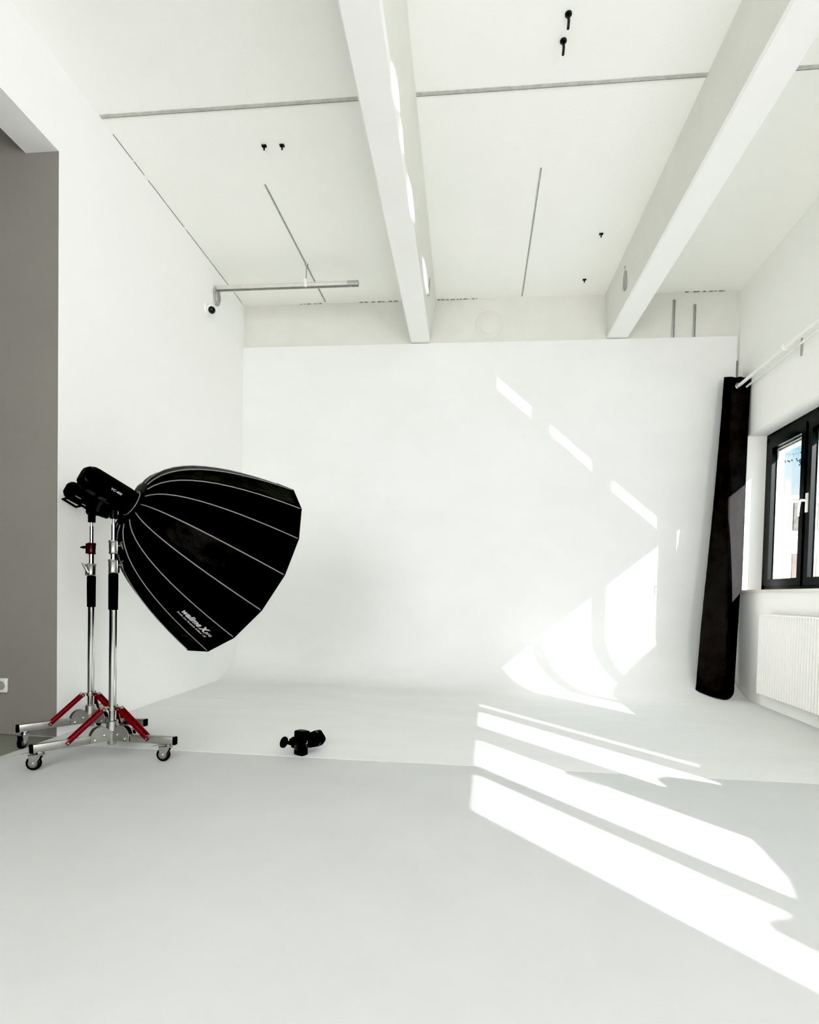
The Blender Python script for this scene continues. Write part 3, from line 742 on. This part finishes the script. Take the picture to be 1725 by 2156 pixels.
b.sphere((XL + 0.022, YRL + 0.02, 4.06), 0.05, 16, (0.5, 1, 1.5)); obj('wall_flange', b, M['zinc'], rail)
b = B(); b.tube([(-1.706, YRL, 4.155), (-1.706, YRL, H)], 0.005, 8); b.lathe((-1.706, YRL, H - 0.012), (0,0,1), [(0, 0.014), (0.012, 0.018)], 14); obj('drop_rod', b, M['steel'], rail)
b = B(); b.box((-1.716, YRL, 4.185), (0.03, 0.02, 0.045), bevel=0.004); b.box((-1.706, YRL, 4.142), (0.026, 0.054, 0.046), bevel=0.004); obj('clamp', b, M['white_plastic'], rail)

# ---- motion sensor on the left wall
sen = thing('motion_sensor', 'small white motion sensor with black eye high on the left wall', 'sensor', (XL, 5.47, 3.83))
b = B(); b.lathe((XL + 0.001, 5.455, 3.835), (1,0,0), [(0, 0.056), (0.012, 0.056), (0.02, 0.05)], 24)
b.sphere((XL + 0.045, 5.46, 3.83), 0.05, 20, (1, 1, 0.9)); obj('housing', b, M['white_plastic'], sen)
b = B(); b.sphere((XL + 0.066, 5.435, 3.815), 0.036, 18); obj('lens', b, M['lens_glass'], sen)
b = B(); b.tube([(XL + 0.006, 5.47, 3.88), (XL + 0.006, 5.55, 3.93), (XL + 0.01, 5.63, 3.99)], 0.004, 6); obj('cable', b, M['white_plastic'], sen)

# ---- bolts in the ceiling
def bolt(label, x, y, long):
    t = thing('ceiling_bolt', label, 'bolt', (x, y, H), 'bolts left in the ceiling')
    b = B()
    if long: b.tube([(x, y, H + 0.002), (x + 0.003, y, H - 0.045), (x, y, H - 0.085)], 0.008, 10)
    else: b.tube([(x, y, H + 0.002), (x, y, H - 0.035)], 0.006, 8)
    obj('shank', b, M['bolt'], t)
    b = B()
    if long: b.lathe((x, y, H), (0,0,-1), [(0, 0.020), (0.008, 0.020), (0.012, 0.010)], 12)
    else: b.box((x, y, H - 0.006), (0.036, 0.022, 0.010), bevel=0.002)
    obj('washer', b, M['bolt'], t)
    return t
b1_ = bolt('long dark bolt in the ceiling, nearer the top of the picture, above its twin', 0.508, 3.35, True)
dup(b1_, (0.506, 3.505, H), 'long dark bolt in the ceiling just below its twin, nearer the ceiling joint')
b2_ = bolt('short dark bolt in the right ceiling field, farther from the back wall', 1.162, 5.345, False)
dup(b2_, (1.166, 6.09, H), 'short dark bolt in the right ceiling field, close to the back wall')
dup(b2_, (-1.592, 4.134, H), 'tiny bolt in the left ceiling field, left one of a close pair')
dup(b2_, (-1.455, 4.14, H), 'tiny bolt in the left ceiling field, right one of a close pair')

# ---- strips and cover on the concrete strip above the back wall
def strip(label, x, z1):
    b = B(); b.box((x, YB + 0.024, (ZP + z1)/2), (0.026, 0.012, z1 - ZP), bevel=0.003)
    o = obj('metal_strip', b, M['zinc'], None); tag(o, label, 'strip', 'metal strips above the back wall')
    bb = B(); bb.box((x + 0.004, YB + 0.0165, (ZP + z1)/2), (0.010, 0.004, z1 - ZP - 0.02)); obj('groove', bb, M['dark_joint'], o, smooth=False)
strip('taller vertical grey metal strip on the concrete above the back wall, next to the beam', 2.19, 4.272)
strip('shorter vertical grey metal strip on the concrete, nearer the right corner', 2.409, 4.217)
b = B(); b.lathe((0.189, YB + 0.031, 4.057), (0,-1,0), [(0, 0.160), (0.004, 0.160), (0.006, 0.157)], 48)
o = obj('round_cover', b, M['fascia'], None); tag(o, 'faint round cover plate on the concrete strip between the two beams', 'cover plate')
b = B(); b.lathe((0.189, YB + 0.0252, 4.057), (0,-1,0), [(0, 0.105), (0.004, 0.105), (0.006, 0.10)], 40); obj('inner_disc', b, M['fascia'], o)

# ---- power outlet in the passage
ot = thing('power_outlet', 'square white power outlet on the grey passage wall', 'outlet', (-3.067, 3.405, 0.331))
b = B(); b.box((-3.067, 3.397, 0.331), (0.088, 0.022, 0.098), bevel=0.008, seg=3); pl = obj('face_plate', b, M['outlet'], ot)
b = B(); b.lathe((-3.067, 3.385, 0.331), (0,-1,0), [(0, 0.030), (0.002, 0.030), (0.0025, 0.026), (-0.012, 0.024)], 24); obj('socket_well', b, M['zinc'], pl)

# ================================================================== OUTSIDE
b = B(); b.box((20, 15, -0.35), (60, 80, 0.1)); o = struct('ground', b, M['ground'])
blA = thing('building', 'tall plain white building filling the left of the window view', 'building', (7.0, 20.0, -0.3))
b = B(); b.box((7.0, 20.0, 6.5), (4.96, 4.0, 13.6)); wa = obj('wall', b, M['facade'], blA, smooth=False)
b = B(); b.box((7.0, 20.0, 13.35), (5.2, 4.2, 0.12)); obj('roof_edge', b, M['zinc'], blA, smooth=False)
for (x, z) in ((9.15, 2.9), (9.05, 1.2)):
    b = B(); b.box((x, 17.99, z), (0.16, 0.04, 0.9)); obj('window', b, M['zinc'], blA, smooth=False)
blB = thing('building', 'lower white building with dark shuttered windows seen through the window', 'building', (13.0, 21.0, -0.3))
b = B(); b.box((13.0, 20.5, 1.9), (6.5, 4.0, 4.6)); obj('wall', b, M['facade'], blB, smooth=False)
b = B(); b.box((13.0, 20.5, 4.25), (6.7, 4.2, 0.10)); obj('roof_edge', b, M['facade'], blB, smooth=False)
for k in range(3):
    x = 10.45 + k*1.9
    b = B(); b.box((x, 18.48, 3.62), (0.9, 0.06, 1.05)); f = obj('upper_window', b, M['zinc'], blB, smooth=False)
    b = B(); b.box((x, 18.44, 3.66), (0.72, 0.04, 0.85)); obj('pane', b, M['shade_wall'], f, smooth=False)
    b = B(); b.box((x, 18.48, 1.98), (0.9, 0.06, 1.25)); f = obj('lower_window', b, M['facade'], blB, smooth=False)
    b = B(); b.box((x, 18.44, 1.98), (0.72, 0.04, 1.05)); f2 = obj('shutter', b, M['brick'], f, smooth=False)
tr = thing('berry_tree', 'bare tree whose twigs with dark berries hang in front of the sky outside', 'tree', (5.6, 8.3, -0.3))
b = B()
b.tube([(5.6, 8.3, -0.3), (5.58, 8.3, 1.2), (5.45, 8.25, 2.6), (5.1, 8.15, 3.4), (4.75, 8.05, 3.62)], [0.07, 0.06, 0.045, 0.025, 0.014], 10)
trk = obj('trunk', b, M['bark'], tr)
b = B(); rng = random.Random(11); ber = B()
def twig(pts, r):
    b.tube(pts, r, 5)
twig([(4.75, 8.05, 3.62), (4.60, 8.02, 3.40), (4.48, 8.0, 3.16), (4.45, 8.0, 3.03), (4.47, 8.0, 2.94), (4.44, 8.0, 2.86)], [0.010, 0.008, 0.006, 0.004, 0.003, 0.002])
twig([(4.45, 8.0, 3.03), (4.40, 8.0, 2.995), (4.32, 8.0, 2.985), (4.235, 8.0, 2.985)], [0.004, 0.003, 0.003, 0.002])
twig([(4.47, 8.0, 3.10), (4.43, 8.0, 3.115), (4.39, 8.0, 3.14)], [0.003, 0.003, 0.002])
twig([(4.46, 8.0, 3.06), (4.42, 8.0, 3.05), (4.38, 8.0, 3.06)], [0.003, 0.003, 0.002])
twig([(4.60, 8.02, 3.40), (4.45, 8.0, 3.30), (4.35, 8.0, 3.21)], [0.005, 0.004, 0.003])
for x, z in ((4.24, 2.94), (4.29, 2.935), (4.35, 2.95), (4.41, 2.94)):
    twig([(x, 8.0, 2.988), (x, 8.0, z)], [0.002, 0.0015])
obj('twigs', b, M['bark'], tr)
spots = [(4.235, 2.905), (4.245, 2.885), (4.29, 2.90), (4.298, 2.888), (4.33, 2.905), (4.39, 2.925), (4.395, 2.898), (4.435, 2.915), (4.43, 2.90),
         (4.445, 2.89), (4.425, 2.875), (4.44, 2.86), (4.42, 2.84), (4.46, 2.82), (4.45, 3.01), (4.455, 2.93), (4.345, 3.195)]
for x, z in spots:
    ber.sphere((x, 8.0 + rng.uniform(-0.02, 0.02), z), 0.0115, 10)
o = obj('berries', ber, M['berry'], tr); o['kind'] = 'stuff'

# ================================================================== LIGHT
sun = bpy.data.lights.new('sun', 'SUN'); sun.energy = 18.0; sun.angle = math.radians(0.5); sun.color = (1.0, 0.95, 0.935)
so = bpy.data.objects.new('sun', sun); COL.objects.link(so); so.rotation_euler = SUN.to_track_quat('-Z', 'Y').to_euler(); so.location = (8, -6, 9)

def area(name, loc, target, sx, sy, watts, col=(1, 1, 1)):
    l = bpy.data.lights.new(name, 'AREA'); l.shape = 'RECTANGLE'; l.size = sx; l.size_y = sy; l.energy = watts; l.color = col
    o = bpy.data.objects.new(name, l); COL.objects.link(o); o.location = V(loc)
    o.rotation_euler = (V(target) - V(loc)).to_track_quat('-Z', 'Y').to_euler(); return o
# fill lamps added behind the camera to even out the room's brightness
area('rear_fill', (2.45, -3.4, 2.4), (-2.6, 1.6, 3.9), 3.4, 2.6, 470, (1.0, 0.985, 0.985))
area('rear_fill', (-1.6, -4.3, 2.3), (0.2, 1.2, 4.1), 2.6, 2.6, 290, (1.0, 0.985, 0.985))

# sunlight mirrored upwards off the glossy sills: a small lamp on each sill whose beam has the
# outline of the lit sill (a shaped beam, like a gobo)
def sill_lamp(loc, axis, masks, watts):
    """axis 'y': beam shape given on planes y = const, 'x': on planes x = const;
    masks: (a0, b0, half_a, half_b, shear, soft, elliptic) in metres on the plane at distance dist"""
    l = bpy.data.lights.new('sill_glint', 'POINT'); l.shadow_soft_size = 0.0; l.energy = watts*5; l.color = (1.0, 0.95, 0.90)
    l.use_nodes = True; nt = l.node_tree; nt.nodes.clear()
    out = nt.nodes.new('ShaderNodeOutputLight'); em = nt.nodes.new('ShaderNodeEmission'); nt.links.new(em.outputs[0], out.inputs[0])
    tc = nt.nodes.new('ShaderNodeTexCoord'); sp = nt.nodes.new('ShaderNodeSeparateXYZ'); nt.links.new(tc.outputs['Normal'], sp.inputs[0])
    def mth(op, a, b=None, clamp=False):
        n = nt.nodes.new('ShaderNodeMath'); n.operation = op; n.use_clamp = clamp
        for i, q in enumerate((a, b)):
            if q is None: continue
            if isinstance(q, (int, float)): n.inputs[i].default_value = q
            else: nt.links.new(q, n.inputs[i])
        return n.outputs[0]
    den, aa = (sp.outputs['Y'], sp.outputs['X']) if axis == 'y' else (sp.outputs['X'], sp.outputs['Y'])
    front = mth('GREATER_THAN', den, 0.02) if axis == 'y' else mth('LESS_THAN', den, -0.02)
    aden = mth('ABSOLUTE', den)
    pa, pb = mth('DIVIDE', aa, aden), mth('DIVIDE', sp.outputs['Z'], aden)
    total = None
    for (a0, b0, ha, hb, sh_, soft, ell, gain) in masks:
        da = mth('SUBTRACT', pa, a0); db = mth('SUBTRACT', mth('SUBTRACT', pb, b0), mth('MULTIPLY', da, sh_))
        ra, rb = mth('DIVIDE', mth('ABSOLUTE', da), ha), mth('DIVIDE', mth('ABSOLUTE', db), hb)
        if ell: d = mth('ADD', mth('MULTIPLY', ra, ra), mth('ABSOLUTE', rb)); mk = mth('DIVIDE', mth('SUBTRACT', 1.0, d), soft, True)
        else:
            k1 = mth('DIVIDE', mth('SUBTRACT', ha, mth('ABSOLUTE', da)), soft, True); k2 = mth('DIVIDE', mth('SUBTRACT', hb, mth('ABSOLUTE', db)), soft, True)
            mk = mth('MULTIPLY', k1, k2)
        mk = mth('MULTIPLY', mk, gain*0.2)
        total = mk if total is None else mth('MAXIMUM', total, mk)
    nt.links.new(mth('MULTIPLY', total, front), em.inputs['Strength'])
    o = bpy.data.objects.new('sill_glint', l); COL.objects.link(o); o.location = V(loc); return o
GL = 48.0
for (x0, zt0, zb0, x1, zt1, zb1) in ((1.575, 2.326, 2.180, 2.080, 1.910, 1.764), (0.886, 2.944, 2.812, 1.364, 2.531, 2.395), (0.284, 3.470, 3.321, 0.688, 3.125, 2.999)):
    xc, zc = (x0+x1)/2, (zt0+zb0+zt1+zb1)/4
    t = (zc - 1.17)/0.704
    lo = V((xc + 0.804*t, YB - t, 1.17)); D = YB - lo.y
    sill_lamp(lo, 'y', [((xc - lo.x)/D, (zc - lo.z)/D, (x1-x0)/2/D, (zt0-zb0)/2/D, (zt1-zt0)/(x1-x0), 0.010/D, False, 1.0)], GL*D*D)
lo = W(0.90, -0.06, 1.25); D = lo.x + 0.46
sill_lamp(lo, 'x', [((y - lo.y)/D, (z - lo.z)/D, hy/D, hz/D, sh_, 0.3, True, gn) for (y, z, hy, hz, sh_, gn) in
          ((3.24, 3.900, 0.20, 0.065, 0.12, 1.0), (3.55, 3.885, 0.15, 0.045, -0.05, 1.0), (4.15, 3.900, 0.30, 0.065, 0.05, 1.3), (5.38, 4.03, 0.40, 0.075, 0.06, 2.2))], 120*D*D)

# sky
w = bpy.data.worlds.new('sky'); scene.world = w; w.use_nodes = True; nt = w.node_tree; nt.nodes.clear()
out = nt.nodes.new('ShaderNodeOutputWorld'); bg = nt.nodes.new('ShaderNodeBackground'); bg.inputs[1].default_value = 1.15
tc = nt.nodes.new('ShaderNodeTexCoord'); sep = nt.nodes.new('ShaderNodeSeparateXYZ'); rp = nt.nodes.new('ShaderNodeValToRGB')
rp.color_ramp.elements[0].position = 0.0; rp.color_ramp.elements[0].color = (0.95, 0.98, 1.0, 1)
rp.color_ramp.elements[1].position = 0.22; rp.color_ramp.elements[1].color = (0.36, 0.72, 0.95, 1)
ns = nt.nodes.new('ShaderNodeTexNoise'); ns.inputs['Scale'].default_value = 3.5; ns.inputs['Detail'].default_value = 7
cr = nt.nodes.new('ShaderNodeValToRGB'); cr.color_ramp.elements[0].position = 0.56; cr.color_ramp.elements[1].position = 0.72
mx = nt.nodes.new('ShaderNodeMixRGB'); mx.inputs[2].default_value = (1, 1, 1, 1)
nt.links.new(tc.outputs['Generated'], sep.inputs[0]); nt.links.new(sep.outputs['Z'], rp.inputs[0])
nt.links.new(tc.outputs['Generated'], ns.inputs['Vector']); nt.links.new(ns.outputs['Fac'], cr.inputs[0])
nt.links.new(cr.outputs[0], mx.inputs[0]); nt.links.new(rp.outputs[0], mx.inputs[1])
# bright haze around the sun
dt = nt.nodes.new('ShaderNodeVectorMath'); dt.operation = 'DOT_PRODUCT'; dt.inputs[1].default_value = tuple(-SUN)
nt.links.new(tc.outputs['Generated'], dt.inputs[0])
mxx = nt.nodes.new('ShaderNodeMath'); mxx.operation = 'MAXIMUM'; mxx.inputs[1].default_value = 0.0; nt.links.new(dt.outputs['Value'], mxx.inputs[0])
pw = nt.nodes.new('ShaderNodeMath'); pw.operation = 'POWER'; pw.inputs[1].default_value = 5.0; nt.links.new(mxx.outputs[0], pw.inputs[0])
sc_ = nt.nodes.new('ShaderNodeVectorMath'); sc_.operation = 'SCALE'; sc_.inputs[0].default_value = (1.3, 1.25, 1.2); nt.links.new(pw.outputs[0], sc_.inputs['Scale'])
ad = nt.nodes.new('ShaderNodeVectorMath'); ad.operation = 'ADD'; nt.links.new(mx.outputs[0], ad.inputs[0]); nt.links.new(sc_.outputs[0], ad.inputs[1])
nt.links.new(ad.outputs[0], bg.inputs[0]); nt.links.new(bg.outputs[0], out.inputs[0])

# ================================================================== CAMERA
def make_camera(f=1167.9642, sy=203.9974, psi=0.1004, th=-0.0274, ph=0.0213):
    fw = V((-math.sin(psi), math.cos(psi), 0)); r = V((math.cos(psi), math.sin(psi), 0)); u = V((0,0,1))
    f2 = fw*math.cos(th) + u*math.sin(th); u2 = -fw*math.sin(th) + u*math.cos(th)
    r3 = r*math.cos(ph) + u2*math.sin(ph); u3 = -r*math.sin(ph) + u2*math.cos(ph)
    cd = bpy.data.cameras.new('camera'); cd.sensor_fit = 'HORIZONTAL'; cd.sensor_width = 36.0
    cd.lens = f/1725*36.0; cd.shift_y = sy/1725; cd.clip_start = 0.05
    co = bpy.data.objects.new('camera', cd); COL.objects.link(co)
    mt = Matrix.Identity(4)
    for i in range(3): mt[i][0], mt[i][1], mt[i][2] = r3[i], u3[i], -f2[i]
    mt[2][3] = 1.0; co.matrix_world = mt; scene.camera = co
make_camera()

scene.view_settings.view_transform = 'Standard'; scene.view_settings.look = 'None'
vs = scene.view_settings; vs.use_curve_mapping = True          # photographic toe: the picture's blacks are deep
vs.curve_mapping.black_level = (0.028, 0.028, 0.028); 
cv = vs.curve_mapping.curves[3]; cv.points.new(0.45, 0.465); cv.points.new(0.78, 0.825); vs.curve_mapping.update()
scene.view_settings.exposure = 0.0; scene.view_settings.gamma = 1.0
cy = scene.cycles
cy.use_denoising = True; cy.max_bounces = 12; cy.diffuse_bounces = 9; cy.glossy_bounces = 4; cy.transparent_max_bounces = 12
cy.sample_clamp_indirect = 8.0; cy.caustics_reflective = False; cy.caustics_refractive = False
